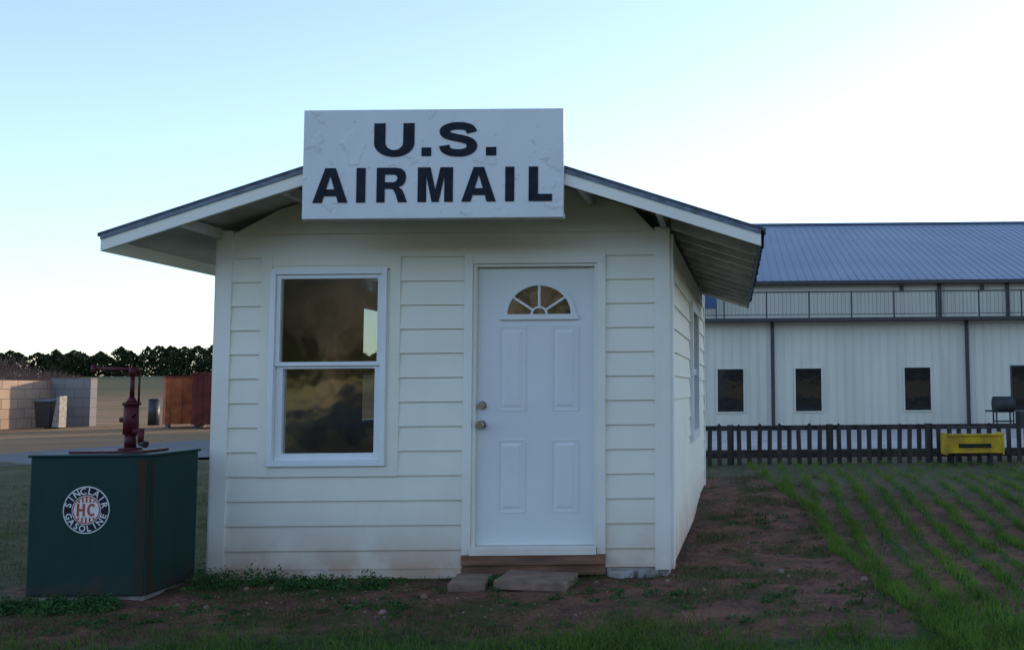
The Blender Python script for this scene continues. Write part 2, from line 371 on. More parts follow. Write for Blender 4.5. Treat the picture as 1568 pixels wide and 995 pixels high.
arc=lambda r,ry,st=0,en=math.pi:[(cx+r*math.cos(st+(en-st)*i/n),ez+ry*math.sin(st+(en-st)*i/n)) for i in range(n+1)]
bb.loops([arc(R2,.215)],'glassd',lambda x,z:Wf(x,z,N0+.003))
def ring(o_,i_,n0,n1,k):
    for q in range(len(o_)-1):
        A_,B_,C_,D_=o_[q],o_[q+1],i_[q+1],i_[q]
        bb.hexa([Wf(*A_,n1),Wf(*B_,n1),Wf(*B_,n0),Wf(*A_,n0),Wf(*D_,n1),Wf(*C_,n1),Wf(*C_,n0),Wf(*D_,n0)],k)
ring(arc(.272,.25),arc(.235,.213),N0,N0+.018,'door')
ring(arc(.062,.06),arc(.048,.046),N0,N0+.014,'door')
obox(bb,Wf,cx-.29,cx+.29,ez-.04,ez-.0,N0,N0+.020,'door')
for an in (36,90,144):
    t0=math.radians(an); dxx,dzz=math.cos(t0),math.sin(t0); px,pz=-dzz*.008,dxx*.008
    a0=(cx+.055*dxx,ez+.052*dzz); a1=(cx+.24*dxx,ez+.218*dzz)
    bb.hexa([Wf(a0[0]-px,a0[1]-pz,N0+.012),Wf(a0[0]+px,a0[1]+pz,N0+.012),Wf(a0[0]+px,a0[1]+pz,N0),Wf(a0[0]-px,a0[1]-pz,N0),
             Wf(a1[0]-px,a1[1]-pz,N0+.012),Wf(a1[0]+px,a1[1]+pz,N0+.012),Wf(a1[0]+px,a1[1]+pz,N0),Wf(a1[0]-px,a1[1]-pz,N0)],'door')
bb.obj('door_fanlight',shed)
bb=B(); kx=-1.84
for kz,r,l in ((1.105,.030,.02),(1.245,.026,.02)):
    bb.cyl((kx,FY+.035,kz),(kx,FY+.023,kz),.034,.030,'chrome',20); bb.cyl((kx,FY+.023,kz),(kx,FY-.005,kz),.012,.014,'chrome')
bb.cyl((kx,FY-.005,1.105),(kx,FY-.02,1.105),.018,.030,'chrome',20); bb.cyl((kx,FY-.02,1.105),(kx,FY-.038,1.105),.030,.022,'chrome',20)
bb.cyl((kx,FY+.01,1.245),(kx,FY-.0,1.245),.024,.02,'chrome',20)
bb.obj('door_hardware',shed)
bb=B(); bb.box(FX0+.02,-1.97,FY-.008,FY+.05,.0,ZB+.01,'siding'); bb.box(-.92,FX1-.02,FY+.0,FY+.06,-.03,ZB-.005,'concrete')
bb.box(-.90,-.72,FY-.05,FY-.001,-.02,.05,'concrete'); bb.box(-.69,-.54,FY-.03,FY-.001,-.02,.055,'concrete')
bb.box(FX1-.1,FX1-.02,FY+.06,BY,-.05,.3,'concrete'); bb.box(FX0+.02,FX0+.1,FY+.06,BY-.1,-.05,.3,'concrete')
bb.obj('foundation',shed,.006)
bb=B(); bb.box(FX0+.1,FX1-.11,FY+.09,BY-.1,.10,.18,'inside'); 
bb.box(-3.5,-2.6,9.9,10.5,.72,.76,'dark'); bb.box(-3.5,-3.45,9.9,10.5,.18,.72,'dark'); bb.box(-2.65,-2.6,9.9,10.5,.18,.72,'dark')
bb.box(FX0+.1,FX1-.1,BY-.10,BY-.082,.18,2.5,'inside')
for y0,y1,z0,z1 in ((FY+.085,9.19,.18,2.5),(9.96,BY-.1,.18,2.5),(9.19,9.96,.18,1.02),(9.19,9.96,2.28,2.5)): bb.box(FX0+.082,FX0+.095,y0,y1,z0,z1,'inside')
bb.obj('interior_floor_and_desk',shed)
bb=B()
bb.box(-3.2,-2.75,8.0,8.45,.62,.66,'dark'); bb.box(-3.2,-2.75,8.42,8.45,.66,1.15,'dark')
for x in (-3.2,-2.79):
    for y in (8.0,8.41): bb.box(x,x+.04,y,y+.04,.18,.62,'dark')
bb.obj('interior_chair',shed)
# roof
RY0,RY1=6.2,11.05
bb=B()
for xe in rx:
    ze=roofz(xe); zr=RP
    th=.028
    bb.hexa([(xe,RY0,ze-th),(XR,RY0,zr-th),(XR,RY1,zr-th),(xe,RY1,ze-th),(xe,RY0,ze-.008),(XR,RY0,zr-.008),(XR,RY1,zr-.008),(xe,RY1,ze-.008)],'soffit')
    e=.02 if xe>XR else -.02
    bb.hexa([(xe+e,RY0-.028,ze-.008-.0065),(XR,RY0-.028,zr-.008),(XR,RY1+.02,zr-.008),(xe+e,RY1+.02,ze-.0145),(xe+e,RY0-.028,ze+.008),(XR,RY0-.028,zr+.014),(XR,RY1+.02,zr+.014),(xe+e,RY1+.02,ze+.008)],'shingle')
y=RY0-.02
while y<RY1-.05:
    l=random.uniform(.05,.14); hgt=random.uniform(.012,.06); x0=rx[1]+.0205; w_=random.uniform(.004,.018)
    bb.box(x0,x0+w_,y,y+l,roofz(rx[1])-hgt-.01,roofz(rx[1])+.004,'shingle'); y+=l+random.uniform(.004,.02)
bb.obj('roof_deck_and_shingles',shed)
bb=B()
for xe in rx:
    ze=roofz(xe)
    for y0,y1 in ((RY0-.022,RY0+.001),(RY1-.001,RY1+.018)):
        bb.hexa([(xe,y0,ze-.115),(XR,y0,RP-.12),(XR,y1,RP-.12),(xe,y1,ze-.115),(xe,y0,ze-.024),(XR,y0,RP-.024),(XR,y1,RP-.024),(xe,y1,ze-.024)],'trim')
        yy0,yy1=(y0-.008,y1) if y0<7 else (y0,y1+.008)
        bb.hexa([(xe,yy0,ze-.036),(XR,yy0,RP-.036),(XR,yy1,RP-.036),(xe,yy1,ze-.036),(xe,yy0,ze-.009),(XR,yy0,RP-.009),(XR,yy1,RP-.009),(xe,yy1,ze-.009)],'drip')
bb.obj('rake_fascia',shed)
bb=B()
for xe,xw in ((rx[0],FX0-.02),(rx[1],FX1+.02)):
    s=1 if xe>XR else -1
    y=RY0+.45 if s>0 else RY0+1.5
    while y<RY1-.1:
        xi=xw-s*.0+ (dx*(y-FY)/(BY-FY) if s>0 else 0)
        hh=.12 if s>0 else .07
        bb.hexa([(xi,y,roofz(xi)-hh),(xe-s*.02,y,roofz(xe)-hh+.01),(xe-s*.02,y+.038,roofz(xe)-hh+.01),(xi,y+.038,roofz(xi)-hh),
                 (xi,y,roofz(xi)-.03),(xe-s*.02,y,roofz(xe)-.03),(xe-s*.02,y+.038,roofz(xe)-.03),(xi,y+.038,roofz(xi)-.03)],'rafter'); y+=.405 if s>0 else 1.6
    x0,x1=(xe-s*.018,xe+s*.002); x0,x1=min(x0,x1),max(x0,x1)
    bb.box(x0,x1,RY0+.002,RY1-.002,roofz(xe)-.115,roofz(xe)-.026,'drip' if s>0 else 'trim')
for x in (FX0+.0,-3.1,-1.05,FX1-.06):
    z=roofz(x+.02)-.045
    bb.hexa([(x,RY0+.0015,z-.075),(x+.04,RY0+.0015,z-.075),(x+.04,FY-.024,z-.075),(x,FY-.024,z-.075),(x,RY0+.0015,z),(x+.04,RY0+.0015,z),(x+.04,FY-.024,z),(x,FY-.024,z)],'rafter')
bb.obj('rafters',shed)
# ---------------------------------------------------------------- sign
sign=empty('airmail_sign')
sx0,sx1,sz0,sz1=-2.905,-1.133,2.52,3.272; SY=6.125
bb=B(); bb.box(sx0,sx1,SY,SY+.035,sz0,sz1,'signpaint'); bb.obj('sign_board',sign,.004)
bb=B(); bb.box(sx0-.004,sx1+.004,SY+.036,SY+.05,sz0-.004,sz0+.03,'trim')
for x in (-2.7,-1.4): bb.box(x,x+.04,SY+.036,SY+.052,sz0+.02,sz1-.03,'trim')
bb.obj('sign_backing',sign)
G={}
G['A']=[[(0,0),(.35,1),(.65,1),(1,0),(.73,0),(.675,.19),(.325,.19),(.27,0)],[(.385,.39),(.5,.77),(.615,.39)]]
G['M']=[[(0,0),(0,1),(.36,1),(.5,.36),(.64,1),(1,1),(1,0),(.755,0),(.755,.74),(.60,0),(.40,0),(.245,.74),(.245,0)]]
G['L']=[[(0,0),(0,1),(.40,1),(.40,.21),(1,.21),(1,0)]]
G['I']=[[(0,0),(0,1),(1,1),(1,0)]]
G['R']=[[(0,0),(0,1),(.62,1),(.80,.97),(.92,.88),(.96,.73),(.93,.58),(.84,.48),(.72,.44),(.84,.36),(.91,.22),(1,0),(.71,0),(.62,.24),(.55,.36),(.46,.39),(.27,.39),(.27,0)],
        [(.27,.8),(.55,.8),(.64,.78),(.68,.70),(.64,.61),(.55,.58),(.27,.58)]]
e=lambda cx_,cy,rx_,ry,a0,a1,n=16:[(cx_+rx_*math.cos(math.radians(a0+(a1-a0)*i/n)),cy+ry*math.sin(math.radians(a0+(a1-a0)*i/n))) for i in range(n+1)]
G['U']=[[(0,1),(.28,1)]+e(.5,.42,.22,.23,180,360)+[(.72,1),(1,1)]+e(.5,.40,.5,.42,0,-180)]
cl=[(.855,.70),(.80,.82),(.68,.885),(.5,.905),(.32,.885),(.18,.815),(.15,.71),(.22,.62),(.38,.565),(.62,.505),(.79,.43),(.855,.30),(.80,.175),(.66,.105),(.5,.088),(.30,.115),(.175,.19),(.135,.315)]
def catm(ps,k=6):
    out=[]
    for i in range(len(ps)-1):
        p0=ps[max(0,i-1)];p1=ps[i];p2=ps[i+1];p3=ps[min(len(ps)-1,i+2)]
        for j in range(k):
            t_=j/k; out.append(tuple(.5*((2*p1[a])+(-p0[a]+p2[a])*t_+(2*p0[a]-5*p1[a]+4*p2[a]-p3[a])*t_*t_+(-p0[a]+3*p1[a]-3*p2[a]+p3[a])*t_**3) for a in (0,1)))
    out.append(ps[-1]); return out
cc=catm(cl); Lf=[];Rt=[]
for i,p_ in enumerate(cc):
    q0=cc[max(0,i-1)];q1=cc[min(len(cc)-1,i+1)]; dxx,dzz=q1[0]-q0[0],q1[1]-q0[1]; l=math.hypot(dxx,dzz); nx_,nz_=-dzz/l,dxx/l
    hw=.14; hh=.112
    Lf.append((p_[0]+nx_*hw,p_[1]+nz_*hh)); Rt.append((p_[0]-nx_*hw,p_[1]-nz_*hh))
G['S']=[Lf+Rt[::-1]]
bb=B()
def X(px): return sx0+(px-463)/(863-463)*(sx1-sx0)
def Zt(py): return sz0+(333-py)/(333-169)*(sz1-sz0)
def letter(ch,x0,x1,z0,z1,Y=SY-.004):
    if ch=='.': ch='I'
    bb.loops([[(x0+(x1-x0)*a,z0+(z1-z0)*b) for a,b in l] for l in G[ch]],'black',lambda x,z:(x,Y,z))
for ch,a,b_ in (('U',572,634),('S',672,731)): letter(ch,X(a),X(b_),Zt(240),Zt(190))
for a,b_ in ((645,660),(744,760)): letter('.',X(a),X(b_),Zt(240),Zt(227))
for ch,a,b_ in (('A',479,533),('I',546,560),('R',577,624),('M',640,694),('A',707,760),('I',774,788),('L',810,846)):
    letter(ch,X(a),X(b_),Zt(309),Zt(257))
bb.obj('sign_letters',sign)
# ---------------------------------------------------------------- pavers
for i,(x,y,w,d_,r) in enumerate(((-1.83,6.47,.25,.34,.1),(-1.37,6.47,.50,.36,-.08))):
    bb=B(); Xm=Matrix.Translation((x,y,gz(x,y)+.02))@Matrix.Rotation(r,4,'Z')@Matrix.Rotation(.03,4,'Y')
    bb.box(-w/2,w/2,-d_/2,d_/2,-.03,.035,'paver',Xm); bb.obj('stone_paver',None,.01)
# ---------------------------------------------------------------- tank
tank=empty('gasoline_tank'); tx0,tx1,ty0,ty1,tz=-4.65,-3.86,6.1,6.66,.94
bb=B(); bb.box(tx0,tx1,ty0,ty1,.03,tz,'tank'); bb.obj('tank_body',tank,.012)
bb=B(); bb.box(tx0-.012,tx1+.012,ty0-.012,ty1+.012,tz-.003,tz+.014,'tank'); bb.box(tx0+.03,tx1-.03,ty0+.03,ty1-.03,-.05,.03,'concrete')
bb.obj('tank_lid_and_base',tank,.006)
bb=B(); bb.box(tx1-.075,tx1-.012,ty0-.004,ty0-.001,.05,tz-.02,'rust'); bb.box(tx1+.001,tx1+.004,ty0+.012,ty0+.05,.05,tz-.02,'rust'); bb.obj('corner_strip',tank)
bb=B(); lx,lz,LY=-4.265,.592,ty0-.003
def disc(r,k,y,n=48,h=None):
    ls=[[(lx+r*math.cos(2*math.pi*i/n),lz+r*math.sin(2*math.pi*i/n)) for i in range(n)]]
    if h: ls.append([(lx+h*math.cos(2*math.pi*i/n),lz+h*math.sin(2*math.pi*i/n)) for i in range(n)])
    bb.loops(ls,k,lambda x,z:(x,y,z))
disc(.155,'white',LY); disc(.147,'black',LY-.001,h=.096); disc(.091,'red',LY-.001,h=.084)
for i in range(-3,4):
    w=.012; x=lx+i*.025; hh=math.sqrt(max(0,.084**2-(abs(i*.025)+w/2)**2))
    for z0,z1 in ((lz+.048,lz+hh),(lz-hh,lz-.048)):
        if z1>z0: bb.poly([(x-w/2,LY-.001,z0),(x+w/2,LY-.001,z0),(x+w/2,LY-.001,z1),(x-w/2,LY-.001,z1)],'red')
hx=lx-.062
for a,b_,c_,d_ in ((hx,hx+.016,-.042,.042),(hx+.038,hx+.054,-.042,.042),(hx+.016,hx+.038,-.008,.008)):
    bb.poly([(a,LY-.001,lz+c_),(b_,LY-.001,lz+c_),(b_,LY-.001,lz+d_),(a,LY-.001,lz+d_)],'red')
bb.loops([e(lx+.036,lz,.030,.042,45,315,20)+e(lx+.036,lz,.014,.026,315,45,20)],'red',lambda x,z:(x,LY-.001,z))
bb.obj('tank_emblem',tank)
def ringtext(txt,r,a0,a1,flip,size):
    for i,ch in enumerate(txt):
        cu=bpy.data.curves.new('ch','FONT'); cu.body=ch; cu.size=size; cu.align_x='CENTER'; cu.align_y='CENTER'; cu.offset=.0012
        ob=bpy.data.objects.new('emblem_letter_'+ch.lower(),cu); col.objects.link(ob)
        an=math.radians(a0+(a1-a0)*i/(len(txt)-1))
        rot=an-math.pi/2 if not flip else an+math.pi/2
        ob.matrix_world=Matrix.Translation((lx+r*math.cos(an),LY-.0025,lz+r*math.sin(an)))@Matrix.Rotation(math.radians(90),4,'X')@Matrix.Rotation(rot,4,'Z')
        cu.materials.append(M['white']); ob.parent=tank
ringtext('SINCLAIR',.121,165,15,False,.060); ringtext('GASOLINE',.123,200,340,True,.056)
pump=empty('hand_fuel_pump'); px_,py_=-4.15,6.34
bb=B(); z=tz+.015
bb.box(-4.47,-3.98,6.2,6.5,z,z+.014,'redpump')
bb.cyl((px_,py_,z+.014),(px_,py_,z+.03),.075,.07,'redpump',20)
bb.cyl((px_,py_,z+.03),(px_,py_,z+.12),.036,.036,'redpump',20)
bb.cyl((px_,py_,z+.12),(px_,py_,z+.32),.048,.046,'redpump',20)
bb.cyl((px_,py_,z+.32),(px_,py_,z+.34),.058,.056,'redpump',20)
bb.cyl((px_,py_,z+.34),(px_,py_,z+.37),.036,.02,'redpump',20)
bb.cyl((px_,py_,z+.37),(px_,py_,z+.53),.015,.014,'redpump',16)
bb.cyl((px_,py_,z+.52),(px_,py_,z+.585),.026,.024,'redpump',16)
bb.cyl((px_+.04,py_,z+.565),(px_-.27,py_,z+.575),.013,.011,'redpump',12)
bb.cyl((px_-.27,py_,z+.60),(px_-.27,py_,z+.535),.019,.017,'redpump',12)
bb.cyl((px_+.035,py_+.02,z+.33),(px_+.035,py_+.02,z+.565),.007,.007,'redpump',8)
bb.cyl((px_+.04,py_-.02,z+.14),(px_+.09,py_-.03,z+.14),.022,.022,'redpump',14)
bb.cyl((px_+.09,py_-.03,z+.16),(px_+.09,py_-.03,z+.055),.022,.018,'redpump',14)
bb.cyl((px_-.04,py_-.0,z+.22),(px_-.072,py_,z+.22),.018,.018,'redpump',14)
bb.cyl((px_+.04,py_-.04,z+.24),(px_+.07,py_-.05,z+.28),.010,.010,'redpump',10)
bb.cyl((px_+.09,py_-.03,z+.06),(px_+.135,py_-.04,z+.05),.018,.024,'grillblack',12)
bb.obj('pump_body',pump)
# ---------------------------------------------------------------- hangar
han=empty('hangar_building'); HY=32; hx0,hx1=-1.35,64; EV=5.07; RZ=9.25; UY=HY+.35
bb=B()
bb.box(hx0,hx1,HY,HY+24,-.1,3.66,'hwall'); bb.box(hx0,hx1,UY,HY+23.6,3.70,5.02,'hwall')
bb.hexa([(hx0,UY,5.02),(hx1,UY,5.02),(hx1,HY+23.6,5.02),(hx0,HY+23.6,5.02),(hx0,HY+11.9,RZ-.25),(hx1,HY+11.9,RZ-.25),(hx1,HY+12.1,RZ-.25),(hx0,HY+12.1,RZ-.25)],'hwall')
x=hx0+.1
while x<hx1-.1:
    bb.box(x,x+.035,HY-.022,HY-.001,.02,3.6,'hwall'); bb.box(x,x+.035,UY-.02,UY-.001,3.86,5.0,'hwall'); x+=.305
bb.obj('hangar_walls',han)
bb=B()
for s in (0,1):
    y0=HY-.05 if s==0 else HY+24.05; y1=HY+12
    bb.hexa([(hx0-.3,y0,EV-.03),(hx1+.3,y0,EV-.03),(hx1+.3,y1,RZ-.08),(hx0-.3,y1,RZ-.08),(hx0-.3,y0,EV+.05),(hx1+.3,y0,EV+.05),(hx1+.3,y1,RZ),(hx0-.3,y1,RZ)],'hroof')
x=hx0-.25
while x<hx1+.2:
    y0,y1=HY-.05,HY+12
    bb.hexa([(x,y0,EV+.05),(x+.03,y0,EV+.05),(x+.03,y1,RZ),(x,y1,RZ),(x,y0,EV+.068),(x+.03,y0,EV+.068),(x+.03,y1,RZ+.018),(x,y1,RZ+.018)],'hroof'); x+=.305
bb.box(hx0-.3,hx1+.3,HY+11.85,HY+12.15,RZ+.0,RZ+.08,'hroof')
bb.obj('hangar_roof',han)
bb=B()
bb.box(hx0-.3,hx1+.3,HY-.12,HY-.052,EV-.08,EV+.04,'rail')
bb.box(hx0,hx1,HY-.75,UY-.021,3.66,3.76,'rail'); 
RYY=HY-.70
bb.box(hx0,hx1,RYY-.02,RYY+.02,4.63,4.67,'rail'); bb.box(hx0,hx1,RYY-.01,RYY+.01,3.86,3.885,'rail')
x=hx0
while x<hx1: bb.box(x,x+.009,RYY-.005,RYY+.005,3.885,4.63,'balus'); x+=.135
x=hx0+1.08
while x<hx1: bb.box(x,x+.045,RYY-.022,RYY+.022,3.76,4.68,'rail'); x+=1.46
for x in (1.42,8.22,15,22,29): bb.box(x-.05,x+.06,HY-.13,HY-.023,.05,3.66,'rail')
for x in (7.4,9.8,16,22): bb.box(x-.06,x+.05,UY-.13,UY-.022,3.76,5.0,'rail')
for x in (6.05,8.9): bb.box(x-.06,x+.06,UY-.15,UY-.022,4.75,4.95,'binblack')
bb.obj('hangar_balcony_rail_and_downspouts',han)
bb=B()
for x0 in (-.5,2.22,6.03,9.78,13.5,17.3,21,25):
    x1=x0+.9; z0,z1=.56,2.04
    bb.poly([(x0,HY-.03,z0),(x1,HY-.03,z0),(x1,HY-.03,z1),(x0,HY-.03,z1)],'screen')
    for a,b_,c_,d_ in ((x0-.05,x0,z0-.05,z1+.05),(x1,x1+.05,z0-.05,z1+.05),(x0,x1,z1,z1+.05),(x0,x1,z0-.05,z0)): bb.box(a,b_,HY-.045,HY-.0005,c_,d_,'hwall' if x0<9 else 'binblack')
bb.box(hx0,hx1,HY-.025,HY-.0003,-.05,.02,'concrete')
bb.obj('hangar_windows',han)
ch=empty('blue_chair'); bb=B(); cy0=HY-.60
bb.box(-.95,-.5,cy0,cy0+.45,4.15,4.2,'blue'); bb.box(-.95,-.5,cy0+.40,cy0+.45,4.2,4.65,'blue')
for x in (-.95,-.54):
    for y in (0,.41): bb.box(x,x+.04,cy0+y,cy0+y+.04,3.76,4.15,'blue')
bb.obj('chair_frame',ch)
# ---------------------------------------------------------------- fence
fe=empty('picket_fence'); bb=B(); fy=14.0; x=-1.6
while x<24:
    g0=gz(x,fy,False); h=.60+random.uniform(-.025,.025); w=.068; l=random.uniform(-.014,.014)
    bb.hexa([(x,fy,g0-.02),(x+w,fy,g0-.02),(x+w,fy+.018,g0-.02),(x,fy+.018,g0-.02),(x+l,fy,g0+h-.035),(x+w+l,fy,g0+h-.035),(x+w+l,fy+.018,g0+h-.035),(x+l,fy+.018,g0+h-.035)],'fence')
    bb.hexa([(x+l,fy,g0+h-.035),(x+w+l,fy,g0+h-.035),(x+w+l,fy+.018,g0+h-.035),(x+l,fy+.018,g0+h-.035),(x+l+w*.4,fy,g0+h),(x+w*.6+l,fy,g0+h),(x+w*.6+l,fy+.018,g0+h),(x+l+w*.4,fy+.018,g0+h)],'fence')
    x+=.152
for z in (.10,.515): bb.box(-1.6,24,fy+.02,fy+.06,.2+z,.2+z+.075,'fence')
x=-1.6
while x<24: bb.box(x,x+.10,fy+.062,fy+.15,.15,.2+.60,'fence'); x+=1.52
bb.obj('fence_pickets_rails_posts',fe)
yc=empty('yellow_spreader_box'); bb=B(); Y0=13.35; zc=.2
x0,x1=3.10,3.93
bb.box(x0+.02,x1-.02,Y0,Y0+.3,zc+.20,zc+.235,'yellow')
bb.box(x0+.02,x1-.02,Y0,Y0+.02,zc+.236,zc+.46,'yellow'); bb.box(x0+.02,x1-.02,Y0+.28,Y0+.3,zc+.236,zc+.46,'yellow')
for a in (x0-.01,x1-.02): bb.box(a,a+.03,Y0-.015,Y0+.315,zc+.17,zc+.485,'yellow')
bb.box(x0+.021,x1-.021,Y0-.02,Y0-.001,zc+.44,zc+.475,'yellow'); bb.box(x0+.021,x1-.021,Y0-.02,Y0-.001,zc+.195,zc+.225,'yellow')
bb.box(x0+.18,x1-.18,Y0-.012,Y0-.001,zc+.27,zc+.33,'rust')
for xx in (x0+.14,x1-.17):
    for yy in (Y0+.04,Y0+.23): bb.box(xx,xx+.03,yy,yy+.03,zc-.02,zc+.20,'rail')
bb.box(x0+.1,x1-.1,Y0+.31,Y0+.34,zc+.53,zc+.56,'rail')
for a in (x0+.12,x1-.15): bb.box(a,a+.02,Y0+.302,Y0+.33,zc+.3,zc+.53,'rail')
bb.obj('box_frame_and_legs',yc,.004)
gr_=empty('barbecue_grill'); bb=B(); gx,gy=8.75,29.6; 
bb.cyl((gx-.32,gy,.78),(gx+.32,gy,.78),.26,.26,'grillblack',20); bb.box(gx-.55,gx-.345,gy-.2,gy+.2,.55,.6,'grillblack')
bb.box(gx+.45,gx+.85,gy-.25,gy+.25,.02,.55,'grillblack'); bb.box(gx-.28,gx+.28,gy-.18,gy+.18,.22,.26,'grillblack')
for xx in (gx-.3,gx+.24):
    for yy in (-.2,.17): bb.box(xx,xx+.04,gy+yy,gy+yy+.04,.02,.6,'grillblack')
bb.obj('grill_barrel_and_stand',gr_)
# ---------------------------------------------------------------- left background
bw=empty('concrete_block_wall'); bb=B()
bb.box(-29.4,-29.0,30,39.4,-.1,1.95,'blockY'); bb.obj('block_wall_run',bw)
bb=B(); bb.box(-28.99,-27.3,39.0,39.4,-.1,2.05,'blockX'); bb.obj('block_wall_return',bw)
tb=empty('trash_bin'); bb=B(); bx,by=-27.6,37.0
bb.hexa([(bx-.25,by-.25,.05),(bx+.25,by-.25,.05),(bx+.25,by+.25,.05),(bx-.25,by+.25,.05),(bx-.32,by-.32,1.05),(bx+.32,by-.32,1.05),(bx+.32,by+.32,1.05),(bx-.32,by+.32,1.05)],'binblack')
bb.hexa([(bx-.35,by-.35,1.055),(bx+.35,by-.35,1.055),(bx+.35,by+.35,1.055),(bx-.35,by+.35,1.055),(bx-.35,by-.35,1.10),(bx+.35,by-.35,1.10),(bx+.35,by+.35,1.2),(bx-.35,by+.35,1.2)],'binblack')
bb.cyl((bx-.3,by+.3,.12),(bx+.3,by+.3,.12),.12,.12,'rail',14); bb.obj('bin_body',tb)
bb=B(); bb.hexa([(bx+.33,by-.2,.05),(bx+.62,by-.2,.05),(bx+.62,by+.2,.05),(bx+.33,by+.2,.05),(bx+.50,by-.2,1.25),(bx+.62,by-.2,1.3),(bx+.62,by+.2,1.3),(bx+.50,by+.2,1.25)],'concrete'); bb.obj('bin_side_panel',tb)
def container(name,x,y,w,d_,h,k,rot):
    e_=empty(name); bb=B(); Xm=Matrix.Translation((x,y,gz(x,y)))@Matrix.Rotation(rot,4,'Z')
    bb.box(-w/2,w/2,-d_/2,d_/2,.15,h,k,Xm); bb.box(-w/2-.04,w/2+.04,-d_/2-.04,d_/2+.04,h+.001,h+.07,'dkred',Xm)
    q=-w/2+.1
    while q<w/2-.05: bb.box(q,q+.05,-d_/2-.03,-d_/2-.001,.18,h-.05,k,Xm); q+=.22 if k!='orange' else .4
    bb.box(-w/2-.002,w/2+.002,-d_/2-.035,-d_/2-.0305,h*.5,h*.5+.05,k,Xm)
    q=-d_/2+.1
    while q<d_/2-.05: bb.box(w/2+.001,w/2+.03,q,q+.05,.18,h-.05,k,Xm); q+=.22
    for a in (-w/2+.1,w/2-.2):
        bb.box(a,a+.1,-d_/2,d_/2,0,.149,'rail',Xm)
    bb.obj('container_shell',e_)
container('steel_storage_container',-22.3,37.3,1.35,1.5,2.0,'orange',math.radians(35))
container('steel_storage_container',-20.4,36.6,1.7,1.8,2.1,'dkred',math.radians(20))
for q in ((-25.2,40,.5,1.1),(-25.9,43,.7,.6)):
    e_=empty('dark_barrel'); bb=B(); bb.cyl((q[0],q[1],0),(q[0],q[1],q[3]),q[2]*.45,q[2]*.45,'binblack',16); bb.cyl((q[0],q[1],q[3]),(q[0],q[1],q[3]+.05),q[2]*.48,q[2]*.4,'rail',16); bb.obj('barrel_shell',e_)
# car parked behind the photographer (seen mirrored in the window)
car=empty('parked_car'); Xm=Matrix.Translation((-8.6,-9.0,0))@Matrix.Rotation(math.radians(12),4,'Z')
prof=[(-2.2,.35),(-2.2,.75),(-1.9,.9),(-1.0,.98),(-.45,1.42),(.95,1.46),(1.65,1.02),(2.15,.95),(2.2,.4)]
bb=B()
for i in range(len(prof)):
    a=prof[i]; b2=prof[(i+1)%len(prof)]
    wa=.85 if a[1]<1.1 else .68; wb=.85 if b2[1]<1.1 else .68
    bb.poly([tuple(Xm@Vector(q)) for q in ((a[0],-wa,a[1]),(b2[0],-wb,b2[1]),(b2[0],wb,b2[1]),(a[0],wa,a[1]))],'carpaint')
for s in (-1,1):
    lo_=[q for q in prof if q[1]<1.1]; bb.poly([tuple(Xm@Vector((q[0],s*.85,q[1]))) for q in lo_],'carpaint')
    bb.poly([tuple(Xm@Vector(q)) for q in ((-1.0,s*.85,.98),(1.65,s*.85,1.02),(.95,s*.68,1.46),(-.45,s*.68,1.42))],'carpaint')
    bb.poly([tuple(Xm@Vector(q)) for q in ((-.8,s*.853,1.02),(1.35,s*.853,1.05),(.85,s*.70,1.41),(-.38,s*.70,1.38))],'screen')
    for wx in (-1.35,1.35):
        bb.cyl(Xm@Vector((wx,s*.66,.33)),Xm@Vector((wx,s*.87,.33)),.33,.33,'grillblack',20); bb.cyl(Xm@Vector((wx,s*.871,.33)),Xm@Vector((wx,s*.885,.33)),.19,.17,'rail',16)
bb.obj('car_body',car)
# ---------------------------------------------------------------- vegetation
def tris_obj(name,V,k):
    V=np.asarray(V,dtype=np.float32).reshape(-1,3); n=len(V)//3
    me=bpy.data.meshes.new(name); me.vertices.add(len(V)); me.vertices.foreach_set('co',V.ravel())
    me.loops.add(len(V)); me.loops.foreach_set('vertex_index',np.arange(len(V),dtype=np.int32))
    me.polygons.add(n); me.polygons.foreach_set('loop_start',np.arange(0,len(V),3,dtype=np.int32)); me.polygons.foreach_set('loop_total',np.full(n,3,dtype=np.int32))
    me.update(calc_edges=True); me.validate(); me.materials.append(M[k]); ob=bpy.data.objects.new(name,me); col.objects.link(ob); return ob
def leaves(C,size):
    n=len(C); a=rng.normal(size=(n,3)); a/=np.linalg.norm(a,axis=1)[:,None]; b=rng.normal(size=(n,3)); b-=a*(a*b).sum(1)[:,None]; b/=np.linalg.norm(b,axis=1)[:,None]
    s=(size*rng.uniform(.6,1.3,n))[:,None] if np.isscalar(size) else size[:,None]
    return np.stack([C+a*s,C-a*s*.5+b*s*.6,C-a*s*.5-b*s*.6],1)
T=[]
def conifer(x,y,h,r,n,s,pw=1.6):
    z0=gz(x,y,False); t_=rng.uniform(0,1,n)**.9; ang=rng.uniform(0,2*np.pi,n)
    lump=1+.25*np.sin(ang*3+t_*14+x)+.15*np.sin(ang*7+y)
    rr=r*(1-t_**pw)*lump*np.sqrt(rng.uniform(.3,1,n))
    T.append(leaves(np.stack([x+rr*np.cos(ang),y+rr*np.sin(ang),z0+h*(.0+.97*t_)],1),s))
x=-150
while x<-20:
    yy=150+random.uniform(-3,3)+ (x+85)*.12; h=random.uniform(3.9,5.0)+.4*math.sin(x*.13); conifer(x,yy,h,random.uniform(1.9,3.1),620,.30,random.uniform(2.5,5)); x+=random.uniform(.7,1.5)
tris_obj('cedar_treeline',np.concatenate(T),'cedar')
T=[]
for x in np.arange(-110,60,1.8):
    conifer(x+random.uniform(-1,1),-78+random.uniform(-4,4),random.uniform(12,17),random.uniform(3,4.2),800,.8,4)
tris_obj('background_treeline',np.concatenate(T),'cedar')
V=[]
